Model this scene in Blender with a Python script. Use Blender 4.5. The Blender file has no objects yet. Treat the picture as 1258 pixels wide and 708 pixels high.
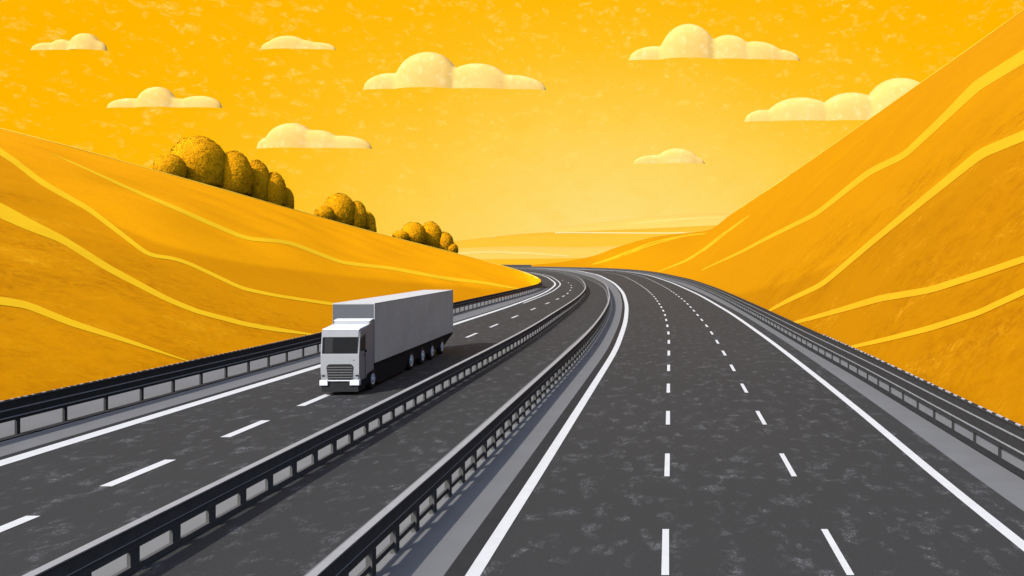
import bpy, bmesh, math, random
import numpy as np
from mathutils import Vector, Matrix
from mathutils.bvhtree import BVHTree
from mathutils import noise as mnoise

random.seed(7)
SC = bpy.context.scene
EXPOSURE = .75        # stops
COL = SC.collection
CAM_H = 6.1          # eye height over the road, metres
FOC = 900.0          # focal length of the photograph in its own pixels
VX, VY = 815.0, 318.0  # where the straight part of the road would meet the horizon

# ---------------------------------------------------------------- helpers
def srgb(r, g, b):
    f = lambda c: (c / 255 / 12.92) if c / 255 <= .04045 else ((c / 255 + .055) / 1.055) ** 2.4
    return (f(r), f(g), f(b), 1.0)

def at(x, y, Y):
    """photograph point at depth Y -> place in the world"""
    return Vector(((x - VX) * Y / FOC, Y, CAM_H - (y - VY) * Y / FOC))

def link(name, me, mat, parent=None):
    o = bpy.data.objects.new(name, me)
    COL.objects.link(o)
    mats = mat if isinstance(mat, (list, tuple)) else [mat]
    for m in mats:
        me.materials.append(m)
    if parent is not None:
        o.parent = parent
    return o

def obj(name, bm, mat, parent=None, smooth=False):
    me = bpy.data.meshes.new(name)
    bmesh.ops.recalc_face_normals(bm, faces=bm.faces[:])
    bm.to_mesh(me)
    bm.free()
    if smooth:
        for p in me.polygons:
            p.use_smooth = True
    return link(name, me, mat, parent)

def empty(name, loc, rz=0.0):
    o = bpy.data.objects.new(name, None)
    o.location = loc
    o.rotation_euler = (0, 0, rz)
    o.empty_display_size = .5
    COL.objects.link(o)
    return o

def tag(o, label=None, cat=None, group=None, kind=None):
    if label: o['label'] = label
    if cat: o['category'] = cat
    if group: o['group'] = group
    if kind: o['kind'] = kind
    return o

def struct(o, label, cat):
    return tag(o, label, cat, None, 'structure')

def box(bm, x0, x1, y0, y1, z0, z1, mi=0):
    vs = [bm.verts.new(p) for p in ((x0, y0, z0), (x1, y0, z0), (x1, y1, z0), (x0, y1, z0),
                                    (x0, y0, z1), (x1, y0, z1), (x1, y1, z1), (x0, y1, z1))]
    for f in ((3, 2, 1, 0), (4, 5, 6, 7), (0, 1, 5, 4), (1, 2, 6, 5), (2, 3, 7, 6), (3, 0, 4, 7)):
        fc = bm.faces.new([vs[i] for i in f]); fc.material_index = mi
    return vs

def bevelled(bm, w, seg=2):
    bmesh.ops.bevel(bm, geom=bm.edges[:], offset=w, segments=seg, affect='EDGES', profile=.6)

def prism_x(bm, prof, x0, x1):
    """closed (y, z) outline extruded across x"""
    a = [bm.verts.new((x0, y, z)) for y, z in prof]
    b = [bm.verts.new((x1, y, z)) for y, z in prof]
    n = len(prof)
    bm.faces.new(a); bm.faces.new(b[::-1])
    for i in range(n):
        j = (i + 1) % n
        bm.faces.new((a[j], a[i], b[i], b[j]))

def lathe_x(bm, prof, cx, cy, cz, n=28):
    """(radius, x) profile turned about the x axis"""
    rings = []
    for r, x in prof:
        rings.append([bm.verts.new((cx + x, cy + r * math.cos(2 * math.pi * k / n), cz + r * math.sin(2 * math.pi * k / n))) for k in range(n)])
    for a, b in zip(rings[:-1], rings[1:]):
        for k in range(n):
            bm.faces.new((a[k], a[(k + 1) % n], b[(k + 1) % n], b[k]))
    bm.faces.new(rings[0]); bm.faces.new(rings[-1][::-1])

# ---------------------------------------------------------------- materials
class NT:
    def __init__(s, name):
        s.m = bpy.data.materials.new(name)
        s.m.use_nodes = True
        s.t = s.m.node_tree
        s.b = s.t.nodes['Principled BSDF']
    def n(s, typ, **kw):
        nd = s.t.nodes.new(typ)
        for k, v in kw.items():
            setattr(nd, k, v)
        return nd
    def l(s, a, b):
        s.t.links.new(a, b)
    def coord(s, which='Object'):
        return s.n('ShaderNodeTexCoord').outputs[which]
    def noise(s, vec, scale, detail=4, rough=.6, dist=0.0):
        nd = s.n('ShaderNodeTexNoise')
        nd.inputs['Scale'].default_value = scale
        nd.inputs['Detail'].default_value = detail
        nd.inputs['Roughness'].default_value = rough
        nd.inputs['Distortion'].default_value = dist
        s.l(vec, nd.inputs['Vector'])
        return nd.outputs['Fac']
    def scaled(s, vec, sc):
        nd = s.n('ShaderNodeMapping')
        nd.inputs['Scale'].default_value = sc
        s.l(vec, nd.inputs['Vector'])
        return nd.outputs['Vector']
    def ramp(s, fac, lo, hi):
        nd = s.n('ShaderNodeMapRange')
        nd.inputs['From Min'].default_value = lo
        nd.inputs['From Max'].default_value = hi
        s.l(fac, nd.inputs['Value'])
        return nd.outputs['Result']
    def math(s, op, a, b):
        nd = s.n('ShaderNodeMath', operation=op)
        for i, v in enumerate((a, b)):
            if isinstance(v, (int, float)): nd.inputs[i].default_value = v
            else: s.l(v, nd.inputs[i])
        return nd.outputs[0]
    def mix(s, fac, a, b):
        nd = s.n('ShaderNodeMix', data_type='RGBA')
        for i, v in ((0, fac), (6, a), (7, b)):
            if isinstance(v, (int, float)): nd.inputs[i].default_value = v
            elif isinstance(v, tuple): nd.inputs[i].default_value = v
            else: s.l(v, nd.inputs[i])
        return nd.outputs[2]
    def bump(s, fac, strength, dist=.05):
        nd = s.n('ShaderNodeBump')
        nd.inputs['Strength'].default_value = strength
        nd.inputs['Distance'].default_value = dist
        s.l(fac, nd.inputs['Height'])
        s.l(nd.outputs['Normal'], s.b.inputs['Normal'])
    def done(s, col=None, rough=.85, spec=.2, metal=0.0):
        if col is not None:
            if isinstance(col, tuple): s.b.inputs['Base Color'].default_value = col
            else: s.l(col, s.b.inputs['Base Color'])
        s.b.inputs['Roughness'].default_value = rough
        s.b.inputs['Specular IOR Level'].default_value = spec
        s.b.inputs['Metallic'].default_value = metal
        return s.m

def g(v, tint=(1, 1, 1)):
    return (v * tint[0], v * tint[1], v * tint[2], 1.0)

def mottled(name, c, var=.12, scale=3.0, rough=.7, spec=.25, metal=0.0, bump=0.0):
    t = NT(name)
    v = t.coord()
    f = t.ramp(t.noise(v, scale, 5), .3, .7)
    lo = tuple(x * (1 - var) for x in c[:3]) + (1.0,)
    hi = tuple(min(1, x * (1 + var)) for x in c[:3]) + (1.0,)
    if bump: t.bump(t.noise(v, scale * 6, 3), bump)
    return t.done(t.mix(f, lo, hi), rough, spec, metal)

def asphalt_mat(name, base, fleck, amount=1.0):
    t = NT(name)
    v = t.coord()
    big = t.ramp(t.noise(v, .06, 3), .3, .7)
    col = t.mix(big, tuple(x * .93 for x in base[:3]) + (1.0,), tuple(x * 1.07 for x in base[:3]) + (1.0,))
    grain = t.ramp(t.noise(v, 14.0, 3, .7), .35, .7)
    col = t.mix(t.math('MULTIPLY', grain, .4), col, tuple(x * 1.5 for x in base[:3]) + (1.0,))
    # worn, dusty patches about a metre across, made of fine broken scratches
    patch = t.ramp(t.noise(t.scaled(v, (1.75, 1.0, 1)), 1.0, 2.5, .55, .3), .52, .66)
    clump = t.ramp(t.noise(v, 3.0, 3, .6, .8), .42, .66)
    fine = t.ramp(t.noise(t.scaled(v, (1, .6, 1)), 24.0, 4, .78, .6), .45, .62)
    m = t.math('MULTIPLY', t.math('MULTIPLY', patch, clump), fine)
    col = t.mix(t.math('MULTIPLY', m, amount), col, fleck)
    t.bump(t.noise(v, 40.0, 2), .25, .01)
    return t.done(col, .9, .15)

M = {}
M['asphalt'] = asphalt_mat('asphalt', g(.040, (1.0, 1, .96)), g(.25), .95)
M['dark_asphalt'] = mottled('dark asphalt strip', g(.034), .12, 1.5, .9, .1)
M['shoulder'] = mottled('grey concrete shoulder', g(.180, (1.01, 1, .97)), .06, .7, .9, .1, bump=.05)
M['verge'] = mottled('pale concrete verge', g(.215, (1.02, 1, .95)), .05, .9, .9, .1)
M['paint'] = mottled('white road paint', g(.66, (1, .99, .94)), .06, 2.0, .7, .2)
M['worn_paint'] = mottled('worn lane paint', g(.62), .1, 2.0, .7, .2)
M['rail_dark'] = mottled('dark painted steel', g(.056, (1.03, 1, .95)), .12, 4, .8, .06)
M['rail_black'] = mottled('blackened steel', g(.115, (1.04, 1, .92)), .12, 4, .85, .06)
M['rail_lip'] = mottled('pale steel lip', g(.36), .1, 4, .5, .4)
M['added_panel'] = mottled('added pale board', g(.26), .06, 2, .85, .1)
M['cap'] = mottled('pale galvanised cap', g(.33, (1, 1, .97)), .08, 3, .6, .3)
M['white_block'] = mottled('white reflector', g(.55), .1, 4, .5, .4)
M['cab'] = mottled('pale grey cab paint', g(.38), .03, 3, .45, .35)
M['cab_roof'] = mottled('white cab roof', g(.82), .02, 3, .5, .3)
M['bulkhead'] = mottled('blue grey dimmed sheet', g(.13, (.96, 1, 1.06)), .05, 2, .6, .25)
M['box_roof'] = mottled('pale trailer roof', g(.60, (1, .99, .93)), .05, .8, .7, .2)
M['trailer_edge'] = mottled('pale trailer edge', g(.50), .05, 3, .5, .3)
M['chassis'] = mottled('black chassis', g(.034), .1, 4, .9, .05)
M['tyre'] = mottled('rubber', g(.02), .1, 6, .85, .15)
M['rim'] = mottled('white wheel rim', g(.93), .04, 6, .4, .4)
M['glass'] = mottled('dark tinted glass', g(.012, (1, 1, 1.1)), .05, 4, .35, .12)
M['glass_pale'] = mottled('grey glass with curtain', g(.035), .05, 4, .35, .12)
M['grille'] = mottled('black grille', g(.018), .1, 6, .5, .3)
M['slat'] = mottled('grey grille slat', g(.055), .1, 6, .5, .3)
M['lamp'] = mottled('white bumper lamp', g(.85), .03, 6, .35, .4)

def trailer_side():
    t = NT('grey trailer sheet')
    v = t.coord()
    c = t.mix(t.ramp(t.noise(v, .35, 3), .3, .7), g(.74, (1.06, 1, .83)), g(.86, (1.06, 1, .83)))
    smear = t.math('MULTIPLY', t.ramp(t.noise(v, .8, 3), .46, .62), t.ramp(t.noise(v, 7.0, 4, .7), .42, .62))
    c = t.mix(t.math('MULTIPLY', smear, .8), c, g(1.0, (1, 1, .92)))
    return t.done(c, .6, .25)
M['trailer'] = trailer_side()

def hill_mat(name, base, dark, stain, light, sc=1.0):
    t = NT(name)
    v = t.coord()
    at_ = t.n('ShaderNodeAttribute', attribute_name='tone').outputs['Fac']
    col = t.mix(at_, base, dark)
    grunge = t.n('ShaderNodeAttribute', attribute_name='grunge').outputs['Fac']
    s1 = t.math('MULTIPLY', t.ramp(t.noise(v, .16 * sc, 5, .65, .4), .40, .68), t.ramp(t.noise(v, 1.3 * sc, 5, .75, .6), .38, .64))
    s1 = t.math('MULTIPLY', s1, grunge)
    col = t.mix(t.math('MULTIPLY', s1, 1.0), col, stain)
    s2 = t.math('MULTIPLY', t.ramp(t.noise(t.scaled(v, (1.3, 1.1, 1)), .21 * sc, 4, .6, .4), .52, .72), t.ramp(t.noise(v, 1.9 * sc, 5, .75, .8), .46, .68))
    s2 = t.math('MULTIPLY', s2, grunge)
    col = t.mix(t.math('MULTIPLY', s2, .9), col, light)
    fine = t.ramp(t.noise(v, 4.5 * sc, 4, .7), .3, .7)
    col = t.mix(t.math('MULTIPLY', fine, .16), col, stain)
    t.bump(t.noise(v, 1.4 * sc, 5, .7), .12, .25)
    return t.done(col, .95, .02)

M['hill_l'] = hill_mat('dry golden grass', (.99, .395, .001, 1), (.80, .305, .001, 1), (.50, .175, .001, 1), (1.0, .50, .012, 1))  # colour kept brighter, since this hill catches less sun
M['hill_r'] = hill_mat('golden grass dimmed for sun', (.58, .238, .001, 1), (.50, .197, .001, 1), (.36, .125, .001, 1), (.75, .34, .010, 1))  # same grass, colour darkened to offset the stronger sun on this side
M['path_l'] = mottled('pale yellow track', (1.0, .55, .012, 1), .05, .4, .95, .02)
M['path_r'] = mottled('pale yellow track dimmed for sun', (.80, .365, .010, 1), .05, .4, .95, .02)  # same track, colour darkened to offset the stronger sun
M['ridge_line'] = mottled('pale ridge grass', (.95, .58, .05, 1), .05, .4, .95, .02)
M['ground'] = mottled('yellow plain', (.66, .36, .02, 1), .08, .02, .95, .02)
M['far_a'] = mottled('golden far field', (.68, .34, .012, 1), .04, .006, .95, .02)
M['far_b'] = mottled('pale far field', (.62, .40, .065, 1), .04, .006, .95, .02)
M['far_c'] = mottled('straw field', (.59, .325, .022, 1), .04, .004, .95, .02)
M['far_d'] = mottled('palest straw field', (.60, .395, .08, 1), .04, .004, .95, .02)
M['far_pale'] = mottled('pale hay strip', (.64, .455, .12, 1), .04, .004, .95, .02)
M['far_line'] = mottled('cream farm track', (.65, .51, .19, 1), .03, .01, .95, .02)

def bush_mat():
    t = NT('amber foliage')
    v = t.coord()
    c = t.mix(t.ramp(t.noise(v, .8, 4, .65), .35, .7), (.90, .345, .004, 1), (.98, .40, .005, 1))
    c = t.mix(t.math('MULTIPLY', t.ramp(t.noise(v, .45, 5, .7), .5, .75), .5), c, (1.0, .44, .008, 1))
    t.done(c, .95, .02)
    return t.m
M['bush'] = bush_mat()

def cloud_mat():
    t = NT('thin cloud')
    t.t.nodes.remove(t.b)
    out = t.t.nodes['Material Output']
    v = t.coord()
    df = t.n('ShaderNodeBsdfDiffuse')
    c = t.mix(t.ramp(t.noise(v, .012, 4, .65), .35, .7), (.73, .45, .115, 1), (.79, .505, .15, 1))
    c = t.mix(t.math('MULTIPLY', t.ramp(t.noise(v, .04, 3, .65), .54, .7), .6), c, (.86, .62, .26, 1))
    t.l(c, df.inputs['Color'])
    t.l(df.outputs[0], out.inputs['Surface'])
    return t.m
M['cloud'] = cloud_mat()

# ---------------------------------------------------------------- road lines, all in metres (x across, y along)
def line(pts, sigma=.07, near=-25.0, far=600.0):
    P = np.array(sorted(pts, key=lambda p: p[1]), float)
    x0 = P[0, 0]
    off = 12.0
    P = np.vstack([[[x0, -11.0]], P]) if P[0, 1] > -11 else P
    u = np.linspace(math.log(1.0), math.log(far + off), 900)
    y = np.exp(u) - off
    x = np.interp(y, P[:, 1], P[:, 0])
    s = sigma / (u[1] - u[0])
    k = np.arange(-int(3 * s), int(3 * s) + 1)
    w = np.exp(-.5 * (k / s) ** 2); w /= w.sum()
    h = len(k) // 2
    # straight continuation at both ends so that smoothing keeps the ends in place
    xl = x[0] + (x[0] - x[1:h + 1][::-1]); xr = x[-1] + (x[-1] - x[-h - 1:-1][::-1])
    xs = np.convolve(np.concatenate([xl, x, xr]), w, 'valid')
    return y, xs

A_ = line([(-19.75, 22), (-19.7, 29), (-19.5, 42), (-19.4, 60), (-19.55, 88), (-19.9, 102), (-21.2, 133), (-25.6, 177), (-40.9, 256), (-60, 327), (-78, 384), (-100, 425), (-190, 540)])
AD = line([(-14.92, 19), (-14.96, 27), (-15.05, 33), (-15.2, 57), (-15.46, 69), (-15.65, 80), (-15.8, 90), (-15.9, 110), (-16.1, 119), (-16.7, 130), (-18.1, 144), (-21.2, 171), (-27, 203), (-42, 260)])
C_ = line([(-10.4, 12), (-10.34, 17), (-10.2, 24), (-10.14, 33), (-10.04, 46), (-10.1, 57), (-10.45, 67), (-11.2, 91), (-12.2, 111), (-14.2, 136), (-21, 189), (-25.4, 216), (-42.6, 302), (-62, 360), (-90, 430), (-185, 550)])
D_ = line([(-5.66, 12), (-5.55, 17), (-5.47, 21), (-5.22, 45), (-5.2, 50), (-5.5, 65), (-6.25, 84), (-7.6, 104), (-11.5, 148), (-19, 200), (-35.5, 287), (-58, 365), (-86, 438), (-180, 560)])
E_ = line([(-3.68, 14), (-3.57, 20), (-3.16, 49), (-3.6, 70), (-4.7, 95), (-7.2, 132), (-12.4, 185), (-24.8, 279), (-49.5, 405), (-90, 466), (-190, 590)])
D1 = line([(.03, 15), (.12, 22), (.46, 60), (.1, 86), (-.25, 92), (-1.47, 119), (-3.8, 152), (-7.6, 196), (-12.7, 246), (-18.2, 292), (-40, 390)])
D2 = line([(3.6, 15), (3.68, 22), (3.74, 28), (3.9, 45), (4.0, 64), (3.3, 100), (2.2, 125), (.28, 160), (-2.4, 196), (-6.6, 246), (-12.8, 300), (-35, 395)])
R_ = line([(7.64, 20), (7.85, 29), (7.92, 40), (7.94, 54), (7.6, 81), (6.1, 123), (2.27, 186), (-4.2, 260), (-9.6, 303), (-23.9, 376), (-50, 415), (-88, 462), (-190, 585)])
RR = line([(10.25, 20), (10.25, 38), (10.0, 50), (9.75, 75), (9.0, 118), (6.7, 172), (-1.9, 264), (-14, 335), (-34, 398), (-53, 424), (-90, 468), (-190, 590)])
RE = line([(10.25, 20), (10.0, 50), (9.75, 75), (9.0, 118), (6.7, 172), (-1.9, 264), (-14, 335), (-34, 398), (-53, 424), (-86, 466), (-90, 500), (-96, 540), (-104, 600), (-120, 740)], far=760)
LR = line([(-22.35, 25), (-22.25, 46), (-22.9, 70), (-23.3, 90), (-23.3, 115), (-23.8, 140), (-24.6, 152), (-28.6, 175), (-46, 256)])

def xat(L, y):
    return float(np.interp(y, L[0], L[1]))

def ys(y0, y1):
    """sampling that gets coarser with distance"""
    out = [y0]
    while out[-1] < y1:
        out.append(out[-1] + max(.6, abs(out[-1]) * .022))
    out[-1] = y1
    return out

def frame_pts(L, y0, y1):
    r = []
    for y in ys(y0, y1):
        x = xat(L, y)
        t = Vector((xat(L, y + .5) - xat(L, y - .5), 1.0, 0)).normalized()
        r.append((Vector((x, y, 0)), Vector((t.y, -t.x, 0))))   # place, unit vector to the right
    return r

def sheet(bm, L0, L1, o0, o1, y0, y1, z, w0=None, w1=None):
    prev = None
    for y in ys(y0, y1):
        a = bm.verts.new((xat(L0, y) + (o0(y) if callable(o0) else o0), y, z))
        b = bm.verts.new((xat(L1, y) + (o1(y) if callable(o1) else o1), y, z))
        if prev:
            bm.faces.new((prev[0], prev[1], b, a))
        prev = (a, b)

def sweep(bm, fr, o0, o1, z0, z1, mi=0):
    prev = None
    for p, n in fr:
        q = [bm.verts.new(p + n * o + Vector((0, 0, z))) for o, z in ((o0, z0), (o1, z0), (o1, z1), (o0, z1))]
        if prev:
            for i in range(4):
                j = (i + 1) % 4
                f = bm.faces.new((prev[i], prev[j], q[j], q[i])); f.material_index = mi
        else:
            f = bm.faces.new(q[::-1]); f.material_index = mi
        prev = q
    f = bm.faces.new(prev); f.material_index = mi

FAR = 560.0
# asphalt, shoulders and strips: every sheet 4 mm over the one below
bm = bmesh.new(); sheet(bm, LR, RR, -2.6, 1.2, -20, 200, 0.0); sheet(bm, A_, RE, -4.0, 1.2, 200, 740, 0.0)
struct(obj('road', bm, M['asphalt']), 'dark asphalt motorway with worn flecks curving left between two golden hills', 'road')
bm = bmesh.new(); sheet(bm, LR, A_, -2.5, -.66, -20, 152, .004)
struct(obj('shoulder', bm, M['shoulder']), 'grey concrete shoulder beside the thick white line on the truck side', 'shoulder')
bm = bmesh.new(); sheet(bm, D_, E_, -.25, -.55, -20, FAR, .004)
struct(obj('shoulder', bm, M['shoulder']), 'grey median shoulder between the posted barrier and the wide white line', 'shoulder')
bm = bmesh.new(); sheet(bm, R_, RR, lambda y: 1.05, 1.1, -20, 430, .004)
struct(obj('shoulder', bm, M['shoulder']), 'grey shoulder under the long guardrail at the foot of the steep hill', 'shoulder')
bm = bmesh.new(); sheet(bm, C_, C_, lambda y: -1.6 if y < 50 else max(-1.6, min(-.12, -1.6 + (y - 50) * .03)), .05, -20, 460, .004)
struct(obj('verge', bm, M['verge']), 'pale concrete strip behind the barrier with window gaps', 'verge')
bm = bmesh.new(); sheet(bm, D_, D_, lambda y: -1.3 if y < 50 else min(-.12, -1.3 + (y - 50) * .024), .12, -20, 440, .008)
struct(obj('verge', bm, M['verge']), 'pale concrete strip under the barrier with posts standing on it', 'verge')
bm = bmesh.new(); sheet(bm, A_, A_, -.62, -.30, -20, 152, .008)
struct(obj('gutter', bm, M['dark_asphalt']), 'dark asphalt gutter along the thick white line on the truck side', 'gutter')
bm = bmesh.new(); sheet(bm, E_, E_, -.56, -.13, -20, 420, .008)
struct(obj('gutter', bm, M['dark_asphalt']), 'dark asphalt gutter beside the wide white median line', 'gutter')

def stripe(label, L, y0, y1, w, z=.012, mat='paint'):
    b = bmesh.new()
    sheet(b, L, L, lambda y: -w(y) / 2, lambda y: w(y) / 2, y0, y1, z)
    return struct(obj('lane_marking', b, M[mat]), label, 'lane marking')
stripe('thick white edge line passing left of the truck', A_, -15, 520, lambda y: .57 if y < 60 else max(.44, .57 - (y - 60) * .0015))
stripe('thin white second line doubling the edge line in the far bend', (A_[0], A_[1] + np.interp(A_[0], [90, 150, 190, 260], [.7, 1.1, 1.3, 1.8])), 100, 330, lambda y: .20 + y / 2500)
stripe('wide white line beside the dark median gutter', E_, -15, 540, lambda y: .26 * (1 + max(0, y) / 120))
stripe('white outer edge line running below the steep hill', R_, -15, 540, lambda y: .26 * (1 + max(0, y) / 150))
# stripe('thin grey edge line along the window gap barrier', (C_[0], C_[1] - 1.75), 60, 330, lambda y: .10 + y / 900, mat='worn_paint')

def dashes(label, L, starts, ln, w):
    b = bmesh.new()
    for y0 in starts:
        l = ln(y0); ww = w(y0)
        v = []
        for y, s in ((y0, -1), (y0, 1), (y0 + l, 1), (y0 + l, -1)):
            v.append(b.verts.new((xat(L, y) + s * ww / 2, y, .012)))
        b.faces.new(v)
    return struct(obj('lane_marking', b, M['paint']), label, 'lane marking')
dashes('short white dashes between the lanes of the truck carriageway', AD,
       [3.2, 9.0, 14.75, 19.6, 25.0, 30.3, 36.5, 56.6, 65, 75.2, 87, 98.5, 109, 117.5, 127, 139, 152, 166, 184, 205],
       lambda y: 2.6 if y < 50 else 3.4, lambda y: .34 if y < 50 else .25)
dashes('inner row of white dashes straight ahead on the empty carriageway', D1, [20.5 + 6.4 * k for k in range(-3, 50)], lambda y: 2.4 if y < 80 else 2.8, lambda y: .148 + max(0, y - 20) / 1300)
dashes('outer row of white dashes nearer the steep hill', D2, [20.5 + 6.4 * k for k in range(-3, 50)], lambda y: 2.4 if y < 80 else 2.8, lambda y: .148 + max(0, y - 20) / 1300)

# ---------------------------------------------------------------- barriers
def posts(root, L, y0, y1, step, ox0, ox1, wy, z1, mat, most=100, seen_from=0.0):
    spots = []
    y = y0
    while y < y1:
        spots.append(y); y += step
    def one(b, y, at_origin):
        x = 0 if at_origin else xat(L, y)
        yy = 0 if at_origin else y
        box(b, x + ox0, x + ox1, yy - wy / 2, yy + wy / 2, 0.0, z1)
    keep = spots[:most]
    b = bmesh.new(); one(b, 0, True)
    first = obj('post', b, mat, root)
    for i, y in enumerate(keep):
        o = first if i == 0 else first.copy()
        if i:
            COL.objects.link(o); o.parent = root
        o.location = (xat(L, y), y, 0)
        o.rotation_euler = (0, 0, math.atan2(-(xat(L, y + .5) - xat(L, y - .5)), 1.0))
    rest = spots[most:]
    if rest:
        b = bmesh.new()
        for y in rest: one(b, y, False)
        o = obj('post', b, mat, root)
        o['kind'] = 'stuff'

def guardrail(L, side, y0, y1, step, zb, label, most, py0, fringe, added_panel=False):
    """three dark steel bands on posts; side = +1 when the road lies to the right of it"""
    root = tag(empty('guardrail', (0, 0, 0)), label, 'guardrail')
    fr = frame_pts(L, y0, y1)
    s = side
    def rng(a, b): return (min(a * s, b * s), max(a * s, b * s))
    z = [zb, .70 if zb > .5 else .58, .96, 1.25]
    for k in range(3):
        b = bmesh.new()
        o = rng(-.03 - .03 * k, .05 - .03 * k)
        sweep(b, fr, o[0], o[1], z[k], z[k + 1] - .035)
        band = obj('rail', b, M['rail_dark'], root)
        b = bmesh.new()
        o = rng(-.035 - .03 * k, .07 - .03 * k)
        sweep(b, fr, o[0], o[1], z[k + 1] - .033, z[k + 1])
        lip = obj('lip', b, M['rail_lip'] if k < 2 else M['rail_dark'], band)
    if added_panel:
        b = bmesh.new()
        o = rng(-.055, -.015)
        sweep(b, fr, o[0], o[1], .05, zb - .002)
        obj('added_panel', b, M['added_panel'], root)  # pale board added, as the verge behind lies in the rail's shadow
    o = rng(-.05, .035)
    posts(root, L, py0, y1, step, o[0], o[1], .13, zb - .001, M['rail_dark'], most)
    b = bmesh.new()
    o = rng(-.11, -.05)
    y = fringe[0]; prev = None
    rnd = random.Random(int(10 * zb))
    while y < fringe[1]:
        for part_mi in (1, 0):
            ln = fringe[2] * rnd.uniform(.5, 1.5) * (1 if part_mi else fringe[3])
            q = []
            for yy in (y, y + ln):
                x = xat(L, yy)
                q.append([b.verts.new((x + ox, yy, zz)) for ox, zz in ((o[0], 1.252), (o[1], 1.252), (o[1], 1.252 + fringe[4]), (o[0], 1.252 + fringe[4]))])
            if prev: q[0] = prev
            for i in range(4):
                j = (i + 1) % 4
                f = b.faces.new((q[0][i], q[0][j], q[1][j], q[1][i])); f.material_index = part_mi
            prev = q[1]
            y += ln
    b.verts.ensure_lookup_table()
    bmesh.ops.delete(b, geom=[v for v in b.verts if not v.link_faces], context='VERTS')
    obj('trim', b, [M['white_block'], M['rail_dark']], root)
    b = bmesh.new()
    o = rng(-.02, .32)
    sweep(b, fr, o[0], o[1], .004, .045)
    obj('foot_shade', b, M['dark_asphalt'], root)  # dark strip in place of the shadow along the rail foot
    return root

guardrail(LR, +1, 4, 153, 2.0, .56, 'dark triple band guardrail on thin posts behind the truck, below the hill with bushes', 90, 5.35, (6, 60, .22, .5, .03))
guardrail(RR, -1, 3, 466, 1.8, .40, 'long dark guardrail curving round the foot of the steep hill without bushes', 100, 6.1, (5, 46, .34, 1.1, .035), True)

# barrier with window gaps
root = tag(empty('median_barrier', (0, 0, 0)), 'dark median barrier with pale cap and rectangular window gaps, directly beside the truck', 'barrier')
fr = frame_pts(C_, 3, 430)
b = bmesh.new(); sweep(b, fr, -.13, .07, .87, .90); obj('cap', b, M['cap'], root)
b = bmesh.new(); sweep(b, fr, -.03, .05, .43, .868)
bm_ = obj('beam', b, M['rail_black'], root)
b = bmesh.new(); sweep(b, fr, .052, .07, .595, .612); obj('lip', b, M['cap'], bm_)
b = bmesh.new(); sweep(b, fr, -.04, .06, .0, .12); obj('sill', b, M['rail_black'], root)
posts(root, C_, 4.72, 429, 1.2, -.028, .045, .25, .44, M['rail_black'], 100)

root = tag(empty('median_barrier', (0, 0, 0)), 'dark median barrier with upright posts and a low rail, nearest the empty three-lane carriageway', 'barrier')
fr = frame_pts(D_, 3, 438)
b = bmesh.new(); sweep(b, fr, -.10, .07, .97, 1.0); obj('cap', b, M['cap'], root)
b = bmesh.new(); sweep(b, fr, -.06, .05, .52, .968)
bm_ = obj('beam', b, M['rail_black'], root)
b = bmesh.new(); sweep(b, fr, .052, .066, .685, .70); obj('lip', b, M['cap'], bm_)
b = bmesh.new(); sweep(b, fr, -.03, .03, .15, .26); obj('rail', b, M['rail_black'], root)
posts(root, D_, 4.6, 437, 1.18, -.055, .07, .19, .53, M['rail_black'], 100)

# ---------------------------------------------------------------- hills
def lerp_rows(rows, n):
    """rows: list of (base, ridge, back) vectors -> n smooth rows (Catmull-Rom)"""
    out = []
    m = len(rows)
    for i in range(n):
        u = i / (n - 1) * (m - 1)
        k = min(int(u), m - 2); f = u - k
        r = []
        for c in range(3):
            p = [rows[max(0, min(m - 1, k + d))][c] for d in (-1, 0, 1, 2)]
            q = .5 * ((2 * p[1]) + (-p[0] + p[2]) * f + (2 * p[0] - 5 * p[1] + 4 * p[2] - p[3]) * f * f + (-p[0] + 3 * p[1] - 3 * p[2] + p[3]) * f ** 3)
            r.append(q)
        out.append(r)
    return out

def px(p):
    return (VX + FOC * p.x / p.y, VY - FOC * (p.z - CAM_H) / p.y)

def curve_y(pts, x):
    return float(np.interp(x, [p[0] for p in pts], [p[1] for p in pts], left=1e4 if False else pts[0][1], right=pts[-1][1]))

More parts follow.
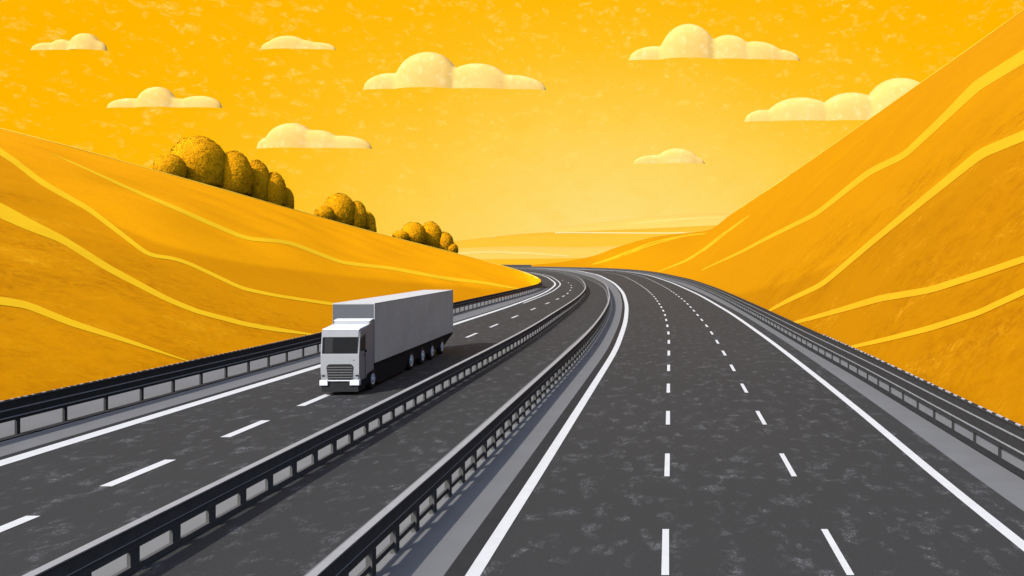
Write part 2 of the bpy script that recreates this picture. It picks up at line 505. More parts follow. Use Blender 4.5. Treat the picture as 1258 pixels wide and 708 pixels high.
def hill(name, rows, n, m, mat, tone_line, bulge, rough, label, seed, tone_end, expo=.96, grunge_line=None):
    R = lerp_rows(rows, n)
    verts, faces, tone, grunge, ridge = [], [], [], [], []
    back = 10
    for i, (b0, r0, k0) in enumerate(R):
        for j in range(m + back + 1):
            if j <= m:
                s = j / m
                p = b0.lerp(r0, s)
                env = math.sin(math.pi * s)
                p.z = b0.z + (r0.z - b0.z) * (s ** expo) + bulge * env * max(0, r0.z) / 20
                nz = mnoise.noise(Vector((p.x * .03 + seed, p.y * .03, 0))) + .4 * mnoise.noise(Vector((p.x * .11, p.y * .11 + seed, 3)))
                p.z += rough * nz * env ** .7 * min(1, r0.z / 10)
            else:
                s = (j - m) / back
                p = r0.lerp(k0, s)
                p.z = r0.z + (k0.z - r0.z) * (s * s * .6 + s * .4)
            verts.append(p)
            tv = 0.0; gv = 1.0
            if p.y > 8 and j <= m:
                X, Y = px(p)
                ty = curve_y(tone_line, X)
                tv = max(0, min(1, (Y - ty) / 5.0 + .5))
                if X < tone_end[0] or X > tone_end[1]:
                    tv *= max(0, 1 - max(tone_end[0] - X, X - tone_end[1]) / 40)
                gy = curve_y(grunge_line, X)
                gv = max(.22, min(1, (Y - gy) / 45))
            tone.append(tv); grunge.append(gv)
            if j == m: ridge.append((p.copy(), verts[-1 - 4].copy()))
    w = m + back + 1
    for i in range(n - 1):
        for j in range(w - 1):
            a = i * w + j
            faces.append((a, a + w, a + w + 1, a + 1))
    me = bpy.data.meshes.new(name)
    me.from_pydata([tuple(v) for v in verts], [], faces)
    at_ = me.attributes.new('tone', 'FLOAT', 'POINT'); at_.data.foreach_set('value', tone)
    at_ = me.attributes.new('grunge', 'FLOAT', 'POINT'); at_.data.foreach_set('value', grunge)
    for p in me.polygons: p.use_smooth = True
    me.update()
    o = struct(link(name, me, mat), label, 'hill')
    tree = BVHTree.FromPolygons([tuple(v) for v in verts], faces)
    return o, tree, ridge

def V(x, y, z): return Vector((x, y, z))
def rowpx(base, x, y, Y, back):
    r = at(x, y, Y)
    return (V(base[0], base[1], 0.02), r, V(r.x + back[0], r.y + back[1], back[2]))

left_rows = [
    (V(-24.9, -45, .02), V(-118, -10, 34), V(-190, 30, 10)),
    (V(-24.9, 0, .02), V(-112, 60, 31), V(-180, 120, 8)),
    rowpx((-24.85, 30), -20, 152, 108, (-50, 70, 4)),
    rowpx((-24.8, 46), 194, 210, 130, (-50, 70, 3)),
    rowpx((-25.2, 66), 358, 256.5, 155, (-45, 70, 1)),
    rowpx((-25.6, 90), 459, 285, 175, (-40, 60, 0)),
    rowpx((-25.4, 115), 560, 311, 196, (-35, 50, -.3)),
    rowpx((-25.6, 133), 610, 324.3, 194, (-25, 40, -.3)),
    rowpx((-26, 144), 640, 333, 178, (-18, 30, -.3)),
    rowpx((-26.4, 149), 661, 341.5, 157, (-12, 22, -.3)),
    rowpx((-26.4, 150.5), 664.5, 347, 153, (-6, 14, -.3)),
    (V(-26.4, 152.0, -.1), V(-26.5, 154, -.2), V(-27, 158, -.3)),
]
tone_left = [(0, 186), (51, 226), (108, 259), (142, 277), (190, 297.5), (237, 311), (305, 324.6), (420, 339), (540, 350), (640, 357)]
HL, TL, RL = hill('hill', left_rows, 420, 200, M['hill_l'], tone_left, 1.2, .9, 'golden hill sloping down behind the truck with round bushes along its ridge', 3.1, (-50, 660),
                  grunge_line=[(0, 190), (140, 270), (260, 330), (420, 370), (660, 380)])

right_rows = [
    (V(11.3, -60, .02), V(66, -40, 50), V(130, -10, 20)),
    (V(11.3, 0, .02), V(68, 60, 52), V(130, 90, 20)),
    rowpx((11.3, 30), 1300, -17, 118, (60, 60, 15)),
    rowpx((11.2, 48), 1180, 67, 150, (60, 60, 12)),
    rowpx((10.9, 75), 1060, 152, 210, (60, 70, 8)),
    rowpx((10.1, 118), 960, 222, 300, (60, 80, 5)),
    rowpx((8.0, 172), 900, 262, 380, (60, 80, 3)),
    rowpx((3.5, 222), 872, 282, 420, (60, 80, 2)),
    rowpx((-.5, 265), 840, 286.5, 440, (60, 80, 1)),
    rowpx((-7, 310), 800, 292, 455, (50, 80, 0)),
    rowpx((-19, 360), 759, 303.5, 475, (40, 80, 0)),
    rowpx((-32, 405), 729, 314.5, 490, (30, 80, 0)),
    rowpx((-56, 434), 690, 322, 500, (20, 70, -.3)),
    rowpx((-83, 466), 652, 325.6, 505, (10, 60, -.3)),
]
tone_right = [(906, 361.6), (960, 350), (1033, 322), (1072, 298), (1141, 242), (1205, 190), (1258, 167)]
HR, TR, RRG = hill('hill', right_rows, 460, 220, M['hill_r'], tone_right, 1.0, 1.0, 'steep golden hill rising beside the empty carriageway, bare of bushes', 8.4, (902, 1400), .98,
                   grunge_line=[(800, 320), (906, 350), (1003, 270), (1111, 200), (1258, 90)])

CAM = Vector((0, 0, CAM_H))
def drape(label, tree, pts, mat, lift=.025, name='path'):
    """a mown track: a strip that follows the hill's own surface; pts = (x, y, width) traced on the photograph"""
    P = np.array(pts, float)
    d = np.concatenate([[0], np.cumsum(np.hypot(np.diff(P[:, 0]), np.diff(P[:, 1])))])
    n = max(8, int(d[-1] / 3))
    t = np.linspace(0, d[-1], n)
    x, y, w = (np.interp(t, d, P[:, i]) for i in range(3))
    w = w * .94
    k = np.exp(-.5 * (np.arange(-6, 7) / 2.6) ** 2); k /= k.sum()
    def sm(a):
        e = np.concatenate([2 * a[0] - a[1:7][::-1], a, 2 * a[-1] - a[-7:-1][::-1]])
        return np.convolve(e, k, 'valid')
    if n > 14: x, y, w = sm(x), sm(y), np.maximum(.4, sm(w))
    tx, ty = np.gradient(x), np.gradient(y)
    L = np.hypot(tx, ty); tx /= L; ty /= L
    b = bmesh.new(); prev = None
    for i in range(n):
        row = []
        for s in (-.5, -.17, .17, .5):
            q = at(x[i] - ty[i] * w[i] * s, y[i] + tx[i] * w[i] * s, 100.0)
            dr = (q - CAM).normalized()
            hit, nrm, _, _ = tree.ray_cast(CAM, dr)
            if hit is None: row = None; break
            if nrm.z < 0: nrm = -nrm
            row.append(b.verts.new(hit + nrm * lift))
        if row and prev:
            # skip a piece that would bridge two separate slopes
            if all((row[k].co - prev[k].co).length < 60 for k in range(4)):
                for k2 in range(3):
                    b.faces.new((prev[k2], prev[k2 + 1], row[k2 + 1], row[k2]))
        prev = row
    return struct(obj(name, b, mat, smooth=True), label, 'path')

def ridge_strip(label, ridge, w, mat, lo, hi):
    b = bmesh.new(); prev = None
    for i, (p, below) in enumerate(ridge):
        if not (lo <= i < hi): continue
        d = (below - p).normalized()
        n = d.cross(Vector((0, 1, 0)) if abs(d.y) < .9 else Vector((1, 0, 0))).normalized()
        if n.z < 0: n = -n
        gap = math.hypot(px(below)[0] - px(p)[0], px(below)[1] - px(p)[1]) / max(.01, (below - p).length)
        ww = w / max(gap, .2)
        q = [b.verts.new(p + Vector((0, 0, .03)) - d * .05), b.verts.new(p + d * ww * .5 + Vector((0, 0, .035))), b.verts.new(p + d * ww + Vector((0, 0, .03)))]
        if prev:
            for k in range(2):
                b.faces.new((prev[k], prev[k + 1], q[k + 1], q[k]))
        prev = q
    return struct(obj('path', b, mat, smooth=True), label, 'path')
ridge_strip('thin pale crest line along the ridge with bushes', RL, 1.9, M['ridge_line'], 68, 345)
ridge_strip('thin pale crest line along the steep bare hill', RRG, 1.3, M['ridge_line'], 60, 235)

drape('pale track starting as a point high below the bushes', TL, [(63, 189, .6), (102, 206, 2.5), (152, 229, 4), (220, 258, 5.5), (291, 289, 5.5), (306, 294, 5), (339, 296, 5), (359, 299.5, 5), (420, 323, 4.5), (482, 330, 4.5), (550, 342.7, 4.5), (590, 347, 4), (630, 354, 2.5), (643, 356, 1)], M['path_l'])
drape('pale track bending in the middle of the slope and ending behind the trailer', TL, [(-160, 85, 10), (-15, 176, 8), (0, 187, 8), (20, 200, 7.5), (51, 224.6, 7.5), (108.5, 256.8, 6.5), (146, 285.6, 6), (180, 312, 5.5), (188, 315, 5), (210, 317, 4.5), (230, 323, 4.5), (298, 355, 4.5), (339, 363.6, 4), (408, 374, 4), (440, 377, 3)], M['path_l'])
drape('broad pale track descending to the guardrail just before the cab', TL, [(-160, 188, 24), (-15, 252, 19), (0, 259, 19), (34, 276, 15), (74.6, 293.5, 9.5), (135.6, 331.5, 9), (203, 367, 7), (240, 382.5, 6), (300, 398.5, 6), (340, 405.5, 5.5), (384, 411.5, 2), (396, 413, 1)], M['path_l'])
drape('lowest pale track above the near guardrail', TL, [(-160, 366, 15), (-15, 369, 11), (0, 370, 11), (32, 375, 9.5), (88, 397.6, 8.5), (149, 417, 6), (224, 442, 1.6), (236, 446, 1)], M['path_l'])

drape('topmost broad pale track on the steep hill', TR, [(1480, -50, 21), (1280, 57, 17), (1258, 70, 16), (1200, 105.6, 14), (1160, 145, 10), (1111, 191, 8.5), (1067, 212, 8), (1003, 263, 6), (944, 292, 4.5), (910, 310, 3.5), (862, 332, 1.5)], M['path_r'])
drape('second pale track on the steep hill, reaching the far guardrail', TR, [(1480, 85, 17), (1280, 159, 14), (1258, 167, 13.5), (1205, 189, 12.5), (1141, 240.7, 9.5), (1072, 297, 7.5), (1010, 350, 6.5), (967, 370, 5.5), (944, 382.7, 3)], M['path_r'])
drape('third pale track on the steep hill', TR, [(1500, 250, 11), (1280, 312, 8), (1258, 319, 8.5), (1202, 338, 8.5), (1142, 357, 8.5), (1081, 367, 8.5), (1030, 382, 6.5), (976, 397, 4)], M['path_r'])
drape('lowest pale track on the steep hill', TR, [(1500, 262, 11), (1280, 349, 8), (1258, 359, 8), (1202, 385, 7.5), (1142, 404, 7.5), (1090, 417, 6), (1040, 428.5, 4)], M['path_r'])
drape('short thin track climbing from the far guardrail bend', TR, [(921, 265, 1), (905, 276, 3), (885, 291, 4), (861, 310, 4), (840, 322, 3), (808, 334, 1)], M['path_r'])
drape('pale track along the low tail of the steep hill', TR, [(868, 287, 1.5), (840, 289.5, 3), (800, 299.5, 4.5), (768, 312, 4.5), (745, 320, 3), (728, 325, 1.5)], M['path_r'])

# plain and far hills
bm = bmesh.new()
vs = [bm.verts.new(p) for p in ((-5200, -400, -.35), (5200, -400, -.35), (5200, 5200, -.35), (-5200, 5200, -.35))]
bm.faces.new(vs)
struct(obj('ground', bm, M['ground']), 'flat yellow plain reaching the horizon', 'ground')

def far_hill(label, Y, sil, mat, dep, seed):
    """a long low hill: silhouette points traced at its own distance, gentle front and back slopes"""
    sil = sorted(sil)
    xs = np.linspace(sil[0][0], sil[-1][0], 140)
    y_ = np.interp(xs, [p[0] for p in sil], [p[1] for p in sil])
    k = np.exp(-.5 * (np.arange(-10, 11) / 4) ** 2); k /= k.sum()
    e = np.concatenate([2 * y_[0] - y_[1:11][::-1], y_, 2 * y_[-1] - y_[-11:-1][::-1]])
    y_ = np.convolve(e, k, 'valid')
    verts, faces = [], []
    m = 24
    for i in range(len(xs)):
        r = at(xs[i], y_[i], Y)
        for j in range(m + 1):
            s = j / m * 2 - 1                       # -1 front foot, 0 crest, 1 back foot
            h = math.cos(s * math.pi / 2) ** 1.3
            z = (r.z + .35) * h - .35
            verts.append((r.x * (1 + s * dep / Y), Y + s * dep, z - .4 * (1 - h)))
    w = m + 1
    for i in range(len(xs) - 1):
        for j in range(m):
            a = i * w + j
            faces.append((a, a + w, a + w + 1, a + 1))
    me = bpy.data.meshes.new('hill')
    me.from_pydata(verts, [], faces)
    for p in me.polygons: p.use_smooth = True
    o = struct(link('hill', me, mat), label, 'hill')
    return BVHTree.FromPolygons(verts, faces)
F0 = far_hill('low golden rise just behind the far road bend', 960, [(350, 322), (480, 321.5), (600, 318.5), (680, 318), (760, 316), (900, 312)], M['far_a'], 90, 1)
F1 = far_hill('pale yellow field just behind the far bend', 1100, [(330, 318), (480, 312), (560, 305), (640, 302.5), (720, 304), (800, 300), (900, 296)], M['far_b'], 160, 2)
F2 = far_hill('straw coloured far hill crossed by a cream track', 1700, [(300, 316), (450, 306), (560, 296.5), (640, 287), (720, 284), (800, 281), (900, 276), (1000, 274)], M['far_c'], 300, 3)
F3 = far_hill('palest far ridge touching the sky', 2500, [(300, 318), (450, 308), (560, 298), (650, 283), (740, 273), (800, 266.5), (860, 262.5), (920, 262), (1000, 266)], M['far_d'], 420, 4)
drape('cream line of a far track', F2, [(600, 292, .4), (630, 288.4, .7), (660, 286.5, 1.7), (700, 286, 1.8), (760, 286.5, 1.8), (820, 286.8, 1.6), (880, 285.5, 1.4)], M['far_line'], .3)
drape('pale band on the far straw hill', F1, [(560, 312, 3), (600, 309.5, 3), (650, 311.5, 2.5), (700, 315, 2)], M['far_pale'], .15)
drape('pale band across the far ridge', F3, [(770, 276, 1), (810, 271.5, 2), (850, 268.5, 2), (890, 267, 1.5)], M['far_pale'], .2)

# ---------------------------------------------------------------- bushes on the ridge
def hill_z(tree, x, y):
    hit = tree.ray_cast(Vector((x, y, 300)), Vector((0, 0, -1)))[0]
    return hit.z if hit else 0.0

def ridge_depth(x):
    best = min(RL, key=lambda p: abs(px(p[0])[0] - x) if p[0].y > 20 else 1e9)
    return best[0].y

def bush(cx, w, top, dy, label, seed):
    rnd = random.Random(seed)
    Y = ridge_depth(cx) + dy
    P = at(cx, top, Y)
    z0 = hill_z(TL, P.x, Y)
    rx = w / 2 * Y / FOC
    H = P.z - z0
    b = bmesh.new()
    bmesh.ops.create_icosphere(b, subdivisions=5, radius=1.0)
    for v in b.verts:
        n = v.co.copy()
        lump = .030 * mnoise.noise(n * 3.0 + Vector((seed, 0, 0))) + .022 * mnoise.noise(n * 8 + Vector((0, seed, 0))) + .014 * mnoise.noise(n * 19 + Vector((0, 0, seed)))
        k = 1 + lump
        zz = n.z
        # egg: narrow shoulders above, full skirt below
        hr = math.hypot(n.x, n.y)
        wide = 1.0 if zz > 0 else min(1.35, (1 - .12 * zz * zz) / max(.3, hr))
        v.co = Vector((n.x * k * rx * wide, n.y * k * rx * wide, H * .45 + (n.z * k) * H * .55 if zz > 0 else H * .45 + n.z * k * H * .5))
    base_faces = list(b.faces)
    # leaves turned every way, standing a little out of the surface
    for f in base_faces: f.smooth = True
    area = 2 * math.pi * rx * H
    nl = int(min(9000, max(1800, area * 44)))
    for _ in range(nl):
        f = rnd.choice(base_faces)
        c = f.calc_center_median()
        n = f.normal
        s = rnd.uniform(.14, .30) * (.55 + Y / 260)
        ln = (n + Vector((rnd.gauss(0, .22), rnd.gauss(0, .22), rnd.gauss(0, .22)))).normalized()
        up = ln.cross(Vector((rnd.gauss(0, 1), rnd.gauss(0, 1), rnd.gauss(0, 1))))
        if up.length < 1e-2: continue
        up.normalize()
        side = up.cross(ln)
        q = c + n * rnd.uniform(.0, .06)
        b.faces.new([b.verts.new(p) for p in (q - side * s * .35 - up * s * .5, q + side * s * .35 - up * s * .5, q + side * s * .30 + up * s * .5, q - side * s * .30 + up * s * .5)])
    me = bpy.data.meshes.new('bush')
    b.to_mesh(me); b.free()
    o = link('bush', me, M['bush'])
    o.location = (P.x, Y, z0 - .15)
    return tag(o, label, 'bush', 'round bushes along the ridge')

for i, (x0, x1, top, dy, lab) in enumerate([
    (194, 224, 189, 3.5, 'small round bush at the uphill end of the biggest clump'),
    (216, 272, 166.6, 6, 'biggest round bush of all, in the uphill clump'),
    (270, 305, 185, 3.2, 'second tallest bush of the biggest clump, next to its tallest'),
    (301, 329, 196, 4.5, 'middling bush in the lower half of the biggest clump'),
    (325, 348, 211, 3.0, 'narrow bush second from the downhill end of the biggest clump'),
    (343, 358.5, 230, 4.2, 'smallest bush at the downhill end of the biggest clump'),
    (389, 408, 252, 3.0, 'low bush at the uphill end of the middle clump'),
    (401, 433, 237, 5, 'biggest round bush of the middle clump'),
    (429, 448, 246.5, 3.2, 'medium bush downhill of the tallest in the middle clump'),
    (444, 459, 260, 4.2, 'small bush near the downhill end of the middle clump'),
    (452, 460.5, 274, 3.0, 'tiny bush ending the middle clump'),
    (484, 500, 283, 3.0, 'small bush at the uphill end of the lowest clump'),
    (495, 521, 272.5, 5, 'big bush in the lowest clump, on its uphill half'),
    (517, 541, 272, 6.5, 'big bush in the lowest clump, on its downhill half'),
    (537, 555, 284.5, 4.0, 'medium bush beside the last one of the lowest clump'),
    (547, 561, 298, 3.0, 'last bush at the foot of the ridge near the far bend')]):
    bush((x0 + x1) / 2, (x1 - x0) * 1.06 + 2, top, dy, lab, i * 3.7 + 1)

# ---------------------------------------------------------------- truck
TRK = tag(empty('truck', (-14.50, 32.55, 0.012), math.radians(2.2)),
          'grey articulated truck with pale cab and long plain box trailer on the dashed lane', 'truck')
def part(name, bm, mat, parent=TRK, smooth=False, bev=0.0):
    if bev: bevelled(bm, bev)
    return obj(name, bm, mat, parent, smooth)

# cab body (x across, y backwards, z up)
CX0, CX1 = -.72, .96
b = bmesh.new()
prism_x(b, [(.03, .62), (0, 1.0), (0, 1.80), (.10, 2.90), (1.28, 3.02), (1.40, 3.19), (1.88, 3.24), (1.88, .86), (.95, .86), (.90, .62)], CX0, CX1)
bmesh.ops.bevel(b, geom=[e for e in b.edges if abs(e.verts[0].co.x - e.verts[1].co.x) < 1e-4], offset=.05, segments=3, affect='EDGES')
cab = part('cab', b, M['cab'])
b = bmesh.new()
prism_x(b, [(.11, 2.915), (1.24, 3.030), (1.24, 3.06), (.13, 2.95)], CX0 + .03, CX1 - .03)
part('roof', b, M['cab_roof'], cab)
b = bmesh.new()
prism_x(b, [(1.42, 3.20), (1.87, 3.247), (1.87, 3.285), (1.43, 3.235)], CX0 + .0, CX1 - .0)
part('air_deflector', b, M['cab_roof'], cab)
b = bmesh.new()
prism_x(b, [(1.286, 3.004), (1.404, 3.176), (1.42, 3.165), (1.30, 3.0)], CX0 + .02, CX1 - .02)
part('gap_shade', b, M['bulkhead'], cab)  # darker strip in place of the shadow gap below the deflector
# windscreen follows the rake of the front
def rake(z): return .10 * (z - 1.80) / 1.10
b = bmesh.new()
prism_x(b, [(rake(1.87) - .012, 1.87), (rake(2.60) - .012, 2.60), (rake(2.60) + .03, 2.60), (rake(1.87) + .03, 1.87)], CX0 + .06, CX1 - .06)
ws = part('windscreen', b, M['glass'], cab, bev=.008)
b = bmesh.new()
prism_x(b, [(rake(1.90) - .016, 1.90), (rake(2.57) - .016, 2.57), (rake(2.57) + .0, 2.57), (rake(1.90) + .0, 1.90)], CX0 + .17, CX0 + .52)
part('curtain', b, M['glass_pale'], ws)
for sx in (-1, 1):
    x = CX1 if sx > 0 else CX0
    xa, xb = (x - .02, x + .012) if sx > 0 else (x - .012, x + .02)
    b = bmesh.new()
    prism_x(b, [(.17, 1.95), (.22, 2.52), (.72, 2.66), (.72, 1.93)], xa, xb)
    part('side_window', b, M['glass'], cab)
    b = bmesh.new()
    box(b, xa, xb + .001, .73, .755, .70, 2.68)
    part('door_seam', b, M['chassis'], cab)
    b = bmesh.new()
    box(b, xa, xb + .02, .52, .68, 1.72, 1.76)
    part('door_handle', b, M['chassis'], cab)
    b = bmesh.new()
    y0, y1 = -.02, .09
    xm0, xm1 = (x + .03, x + .17) if sx > 0 else (x - .17, x - .03)
    box(b, xm0, xm1, .76, .84, 1.86, 1.98) if False else box(b, x - .01 if sx > 0 else x - .06, x + .06 if sx > 0 else x + .01, .70, .80, 1.84, 1.95)
    part('mirror', b, M['chassis'], cab, bev=.012)
# grille with rounded upper corners
b = bmesh.new()
def rrect(bm, x0, x1, z0, z1, r, y0, y1):
    pts = []
    for cx, cz, a0 in ((x1 - r, z1 - r, 0), (x0 + r, z1 - r, 90)):
        for k in range(6):
            a = math.radians(a0 + 18 * k); pts.append((cx + r * math.cos(a), cz + r * math.sin(a)))
    pts += [(x0 + r * .5, z0), (x1 - r * .5, z0)]
    A = [bm.verts.new((p[0], y0, p[1])) for p in pts]; B = [bm.verts.new((p[0], y1, p[1])) for p in pts]
    bm.faces.new(A); bm.faces.new(B[::-1])
    for i in range(len(pts)):
        j = (i + 1) % len(pts); bm.faces.new((A[j], A[i], B[i], B[j]))
rrect(b, CX0 + .26, CX1 - .24, .70, 1.40, .16, -.02, .04)
gr = part('grille', b, M['grille'], cab)
for k in range(5):
    b = bmesh.new()
    z = .79 + k * .115
    prism_x(b, [(-.045, z), (-.022, z + .035), (-.018, z + .035), (-.018, z)], CX0 + .29, CX1 - .27)
    part('slat', b, M['slat'], gr)
# bumper: pale strip with two white corner lamps
b = bmesh.new(); box(b, CX0 + .34, CX1 - .40, -.05, .05, .655, .70)
bp = part('bumper', b, M['cab_roof'], TRK)
b = bmesh.new(); box(b, CX0 + .04, CX1 - .04, .02, .9, .17, .63)
part('valance', b, M['chassis'], TRK)
for x0, x1 in ((CX0 - .03, CX0 + .33), (CX1 - .39, CX1 + .03)):
    b = bmesh.new(); box(b, x0, x1, -.06, .18, .46, .70)
    part('headlight', b, M['lamp'], TRK, bev=.025)
for x0 in (CX0 + .06, CX1 - .16):
    b = bmesh.new(); box(b, x0, x0 + .12, -.008, .03, .86, .92)
    part('marker_lamp', b, M['grille'], cab)
b = bmesh.new(); box(b, CX1 - .26, CX1 - .18, -.006, .03, 1.56, 1.585)
part('badge', b, M['grille'], cab)

# trailer box
TX0, TX1, TY0, TY1 = -.98, .96, 1.95, 16.85
b = bmesh.new(); box(b, TX0, TX1, TY0, TY1, 1.17, 3.95)
tr = part('trailer_box', b, M['trailer'])
b = bmesh.new(); box(b, TX0 - .004, TX1 + .004, TY0 - .004, TY1 + .004, 3.953, 3.99)
part('roof', b, M['box_roof'], tr)
b = bmesh.new(); box(b, TX0 + .01, TX1 - .035, TY0 - .02, TY0 - .003, 1.2, 3.94)
part('bulkhead', b, M['bulkhead'], tr)  # front coloured darker than the sides to offset the sun on it
b = bmesh.new(); box(b, TX1 - .028, TX1 + .006, TY0 - .012, TY0 + .022, 1.17, 3.951)
part('corner_post', b, M['trailer_edge'], tr)
b = bmesh.new(); box(b, TX0 + .06, TX1 - .06, TY1 + .003, TY1 + .03, 1.25, 3.85)
part('rear_door', b, M['bulkhead'], tr)
# dark skirt, frame and underrun
b = bmesh.new()
prism_x(b, [(.95, .30), (.95, .84), (1.9, .84), (1.9, 1.165), (TY1 - .02, 1.165), (TY1 - .02, .98), (TY1 - 1.3, .72), (TY1 - 2.0, .50), (7.0, .42), (6.6, .12), (2.6, .12), (2.2, .30)], TX0 + .10, TX1 - .05)
part('chassis', b, M['chassis'])
b = bmesh.new(); box(b, TX0 + .08, TX1 - .02, TY0 + .3, TY1 - .01, 1.08, 1.168)
part('side_rail', b, M['chassis'])
def wheel(x, y, r, rr, sx):
    b = bmesh.new()
    d = sx
    lathe_x(b, [(r * .55, -.28 * d), (r * .97, -.26 * d), (r, -.20 * d), (r, -.05 * d), (r * .95, .0), (r * .62, .012 * d), (r * .55, -.03 * d)], x, y, r)
    w = part('wheel', b, M['tyre'], TRK, True)
    b = bmesh.new()
    lathe_x(b, [(rr, -.06 * d), (rr, .018 * d), (rr * .86, .022 * d), (rr * .72, .004 * d), (rr * .45, .004 * d), (rr * .40, .03 * d), (rr * .22, .04 * d)], x, y, r)
    rim = part('rim', b, M['rim'], w)
    b = bmesh.new()
    for k in range(8):
        a = k * math.pi / 4
        box(b, x - .012, x + .012, y + rr * .58 * math.cos(a) - .022, y + rr * .58 * math.cos(a) + .022, r + rr * .58 * math.sin(a) - .014, r + rr * .58 * math.sin(a) + .014)
    part('hand_hole', b, M['tyre'], rim)
for y, r, rr in ((1.72, .46, .25), (7.6, .5, .32), (9.75, .5, .30), (11.75, .5, .30), (14.0, .5, .30)):
    wheel(TX1 + .005, y, r, rr, 1)
    wheel(TX0 - .005 if y > 3 else CX0 - .005, y, r, rr, -1)

# ---------------------------------------------------------------- clouds
def cloud(base_y, lobes, label, Y=2700):
    x0 = min(c - r for c, r, h in lobes); x1 = max(c + r for c, r, h in lobes)
    N, K = max(24, int((x1 - x0) / 3)), 16
    verts, faces = [], []
    org = at((x0 + x1) / 2, base_y, Y)
    for i in range(N + 1):
        x = x0 + (x1 - x0) * i / N
        t = max([0.0] + [h * math.sqrt(max(0, 1 - ((x - c) / r) ** 2)) for c, r, h in lobes])
        h = max(.5, t) * Y / FOC
        X = (x - (x0 + x1) / 2) * Y / FOC
        for j in range(K + 1):
            a = math.pi * j / K
            ca, sa = math.cos(a), math.sin(a)
            yy = -math.copysign(abs(ca) ** .55, ca) * h * .35
            verts.append((X, yy, sa ** .6 * h * .885 + .33 * (yy + .35 * h)))
    w = K + 1
    for i in range(N):
        for j in range(K):
            a = i * w + j
            faces.append((a, a + w, a + w + 1, a + 1))
    n0 = len(verts)
    for i in range(N + 1):                      # the underside keeps its own edge, so that the rim stays crisp
        verts += [verts[i * w], verts[i * w + K]]
    for i in range(N):
        faces.append((n0 + 2 * i, n0 + 2 * i + 1, n0 + 2 * i + 3, n0 + 2 * i + 2))
    faces.append(tuple(range(w))); faces.append(tuple(range(N * w, N * w + w))[::-1])
    me = bpy.data.meshes.new('cloud')
    me.from_pydata(verts, [], faces)
    for p in me.polygons: p.use_smooth = len(p.vertices) == 4 and p.normal.z > -.2
    o = link('cloud', me, M['cloud'])
    o.location = org
    return tag(o, label, 'cloud', 'flat based clouds in the yellow sky')
cloud(62.5, [(104, 20, 21.5), (76, 16, 14), (57, 19.5, 10), (117, 15, 12)], 'small cloud in the top corner of the sky, farthest from the steep hill')
cloud(61.5, [(353, 27, 17.5), (342, 22, 12), (385, 28, 9.5), (374, 18, 12)], 'small low cloud high in the sky between a small corner cloud and the widest one')
cloud(133, [(192, 25, 26), (159, 28, 12), (244, 29, 15), (215, 25, 12)], 'middling cloud with one tall hump above the biggest bush clump')
cloud(111, [(525, 42, 47), (480, 34, 21), (585, 44, 33), (624, 47, 19)], 'widest cloud, near the top centre of the sky')
cloud(183, [(357, 33, 31.5), (386, 36, 23), (418, 39, 16), (337, 22, 16)], 'pale cloud low over the gap between two bush clumps')
cloud(75, [(846, 37, 45.5), (805, 33, 18), (895, 32, 32), (928, 37, 24), (955, 28, 14)], 'tall wide cloud high over the empty carriageway')
cloud(150, [(940, 26, 15), (985, 46, 30), (1048, 46, 36), (1108, 50, 54), (1165, 45, 30)], 'stepped cloud partly hidden behind the steep hill')
cloud(201.5, [(832, 27, 19), (807, 29.5, 11), (848, 18, 10)], 'small bright cloud lowest in the sky above the far hills')

# ---------------------------------------------------------------- sky
def sky_dome():
    t = NT('painted yellow sky')
    for nd in list(t.t.nodes): t.t.nodes.remove(nd)
    out = t.n('ShaderNodeOutputMaterial')
    em = t.n('ShaderNodeEmission')
    v = t.coord('Object')
    nv = t.n('ShaderNodeVectorMath', operation='NORMALIZE'); t.l(v, nv.inputs[0])
    d = nv.outputs[0]
    sep = t.n('ShaderNodeSeparateXYZ'); t.l(d, sep.inputs[0])
    # angle from the low bright part of the sky
    a = t.math('MULTIPLY', t.math('ADD', sep.outputs['X'], .06), .62)
    e = t.math('SUBTRACT', sep.outputs['Z'], .01)
    dist = t.math('SQRT', t.math('ADD', t.math('MULTIPLY', a, a), t.math('MULTIPLY', e, e)), 0.0)
    wob = t.math('MULTIPLY', t.math('SUBTRACT', t.noise(d, 6.0, 3), .5), .05)
    dist = t.math('ADD', dist, wob)
    cr = t.n('ShaderNodeValToRGB'); t.l(dist, cr.inputs[0])
    E = cr.color_ramp.elements
    E[0].position = 0.0; E[0].color = srgb(254, 226, 132)
    E[1].position = .40; E[1].color = srgb(255, 182, 0)
    for p, c in ((.09, (254, 218, 106)), (.18, (255, 207, 72)), (.26, (255, 194, 32)), (.33, (255, 186, 8))):
        q = E.new(p); q.color = srgb(*c)
    # light flecks, sparser towards the horizon
    vv = t.scaled(d, (1, 1, 1.6))
    patch = t.ramp(t.noise(vv, 60.0, 2, .5, .4), .52, .66)
    fine = t.ramp(t.noise(vv, 190.0, 4, .7, .6), .45, .65)
    mid = t.ramp(t.noise(vv, 105.0, 3, .6, .5), .44, .62)
    m = t.math('MULTIPLY', t.math('MULTIPLY', patch, mid), t.math('ADD', t.math('MULTIPLY', fine, .75), .25))
    lowfade = t.ramp(sep.outputs['Z'], .02, .16)
    m = t.math('MULTIPLY', m, t.math('ADD', t.math('MULTIPLY', lowfade, .6), .2))
    col = t.mix(m, cr.outputs[0], srgb(255, 228, 112))
    dk = t.math('MULTIPLY', t.ramp(t.noise(vv, 24.0, 4, .65), .50, .8), .25)
    col = t.mix(dk, col, srgb(255, 190, 25))
    t.l(col, em.inputs['Color'])
    em.inputs['Strength'].default_value = 2 ** -EXPOSURE
    t.l(em.outputs[0], out.inputs['Surface'])
    t.m.cycles.emission_sampling = 'NONE'
    return t
SKY = sky_dome()
R = 5000.0
verts, faces = [], []
NA, NE = 72, 24
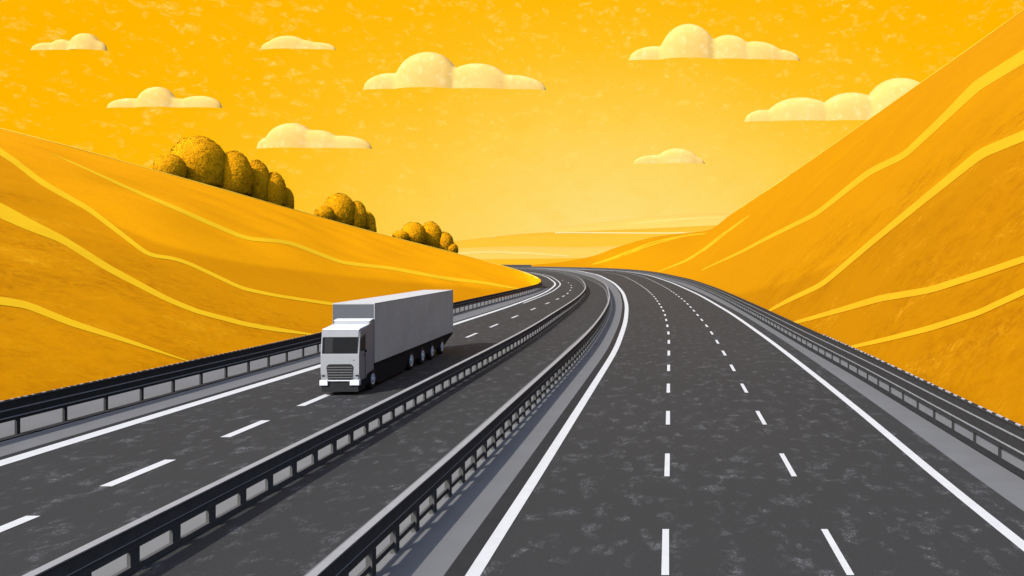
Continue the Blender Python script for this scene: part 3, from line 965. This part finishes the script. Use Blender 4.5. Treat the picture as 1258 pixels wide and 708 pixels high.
for i in range(NA + 1):
    az = math.radians(-56 + 104 * i / NA)
    for j in range(NE + 1):
        el = math.radians(-1.5 + 35.5 * j / NE)
        verts.append((R * math.sin(az) * math.cos(el), R * math.cos(az) * math.cos(el), R * math.sin(el)))
for i in range(NA):
    for j in range(NE):
        a = i * (NE + 1) + j
        faces.append((a, a + 1, a + NE + 2, a + NE + 1))
me = bpy.data.meshes.new('sky')
me.from_pydata(verts, [], faces)
for p in me.polygons: p.use_smooth = True
sk = struct(link('sky', me, SKY.m), 'yellow sky with pale flecks, paler towards the horizon', 'sky')
sk.location = (0, 0, CAM_H)

# ---------------------------------------------------------------- light
SUN_K = Vector((-.75, -1.0, 1.05)).normalized()     # towards the sun
elev = math.asin(SUN_K.z)
sun = bpy.data.lights.new('Sun', 'SUN')
sun.energy = 2.3
sun.angle = math.radians(.5)
sun.color = (1.0, .97, .93)
so = bpy.data.objects.new('Sun', sun)
COL.objects.link(so)
so.rotation_euler = SUN_K.to_track_quat('Z', 'Y').to_euler()
so.location = (-40, -40, 60)

w = bpy.data.worlds.new('World')
SC.world = w
w.use_nodes = True
nt = w.node_tree
bg = nt.nodes['Background']
st = nt.nodes.new('ShaderNodeTexSky')
st.sky_type = 'NISHITA'
st.sun_disc = False
st.sun_elevation = elev
st.sun_rotation = math.atan2(SUN_K.x, SUN_K.y)
nt.links.new(st.outputs[0], bg.inputs[0])
bg.inputs[1].default_value = .15

# ---------------------------------------------------------------- camera
cam = bpy.data.cameras.new('Camera')
cam.sensor_fit = 'HORIZONTAL'
cam.sensor_width = 36.0
cam.lens = FOC / 1258 * 36
cam.shift_x = -(VX - 629) / 1258
cam.shift_y = (VY - 354) / 1258
cam.clip_start = .1
cam.clip_end = 20000
co = bpy.data.objects.new('Camera', cam)
co.location = CAM
co.rotation_euler = (math.radians(90), 0, 0)
COL.objects.link(co)
SC.camera = co

SC.view_settings.view_transform = 'Standard'
SC.view_settings.look = 'None'
SC.view_settings.gamma = 1.0
SC.view_settings.exposure = EXPOSURE
SC.cycles.max_bounces = 6
SC.cycles.diffuse_bounces = 0
SC.cycles.glossy_bounces = 2
SC.cycles.transparent_max_bounces = 12
SC.cycles.use_denoising = True
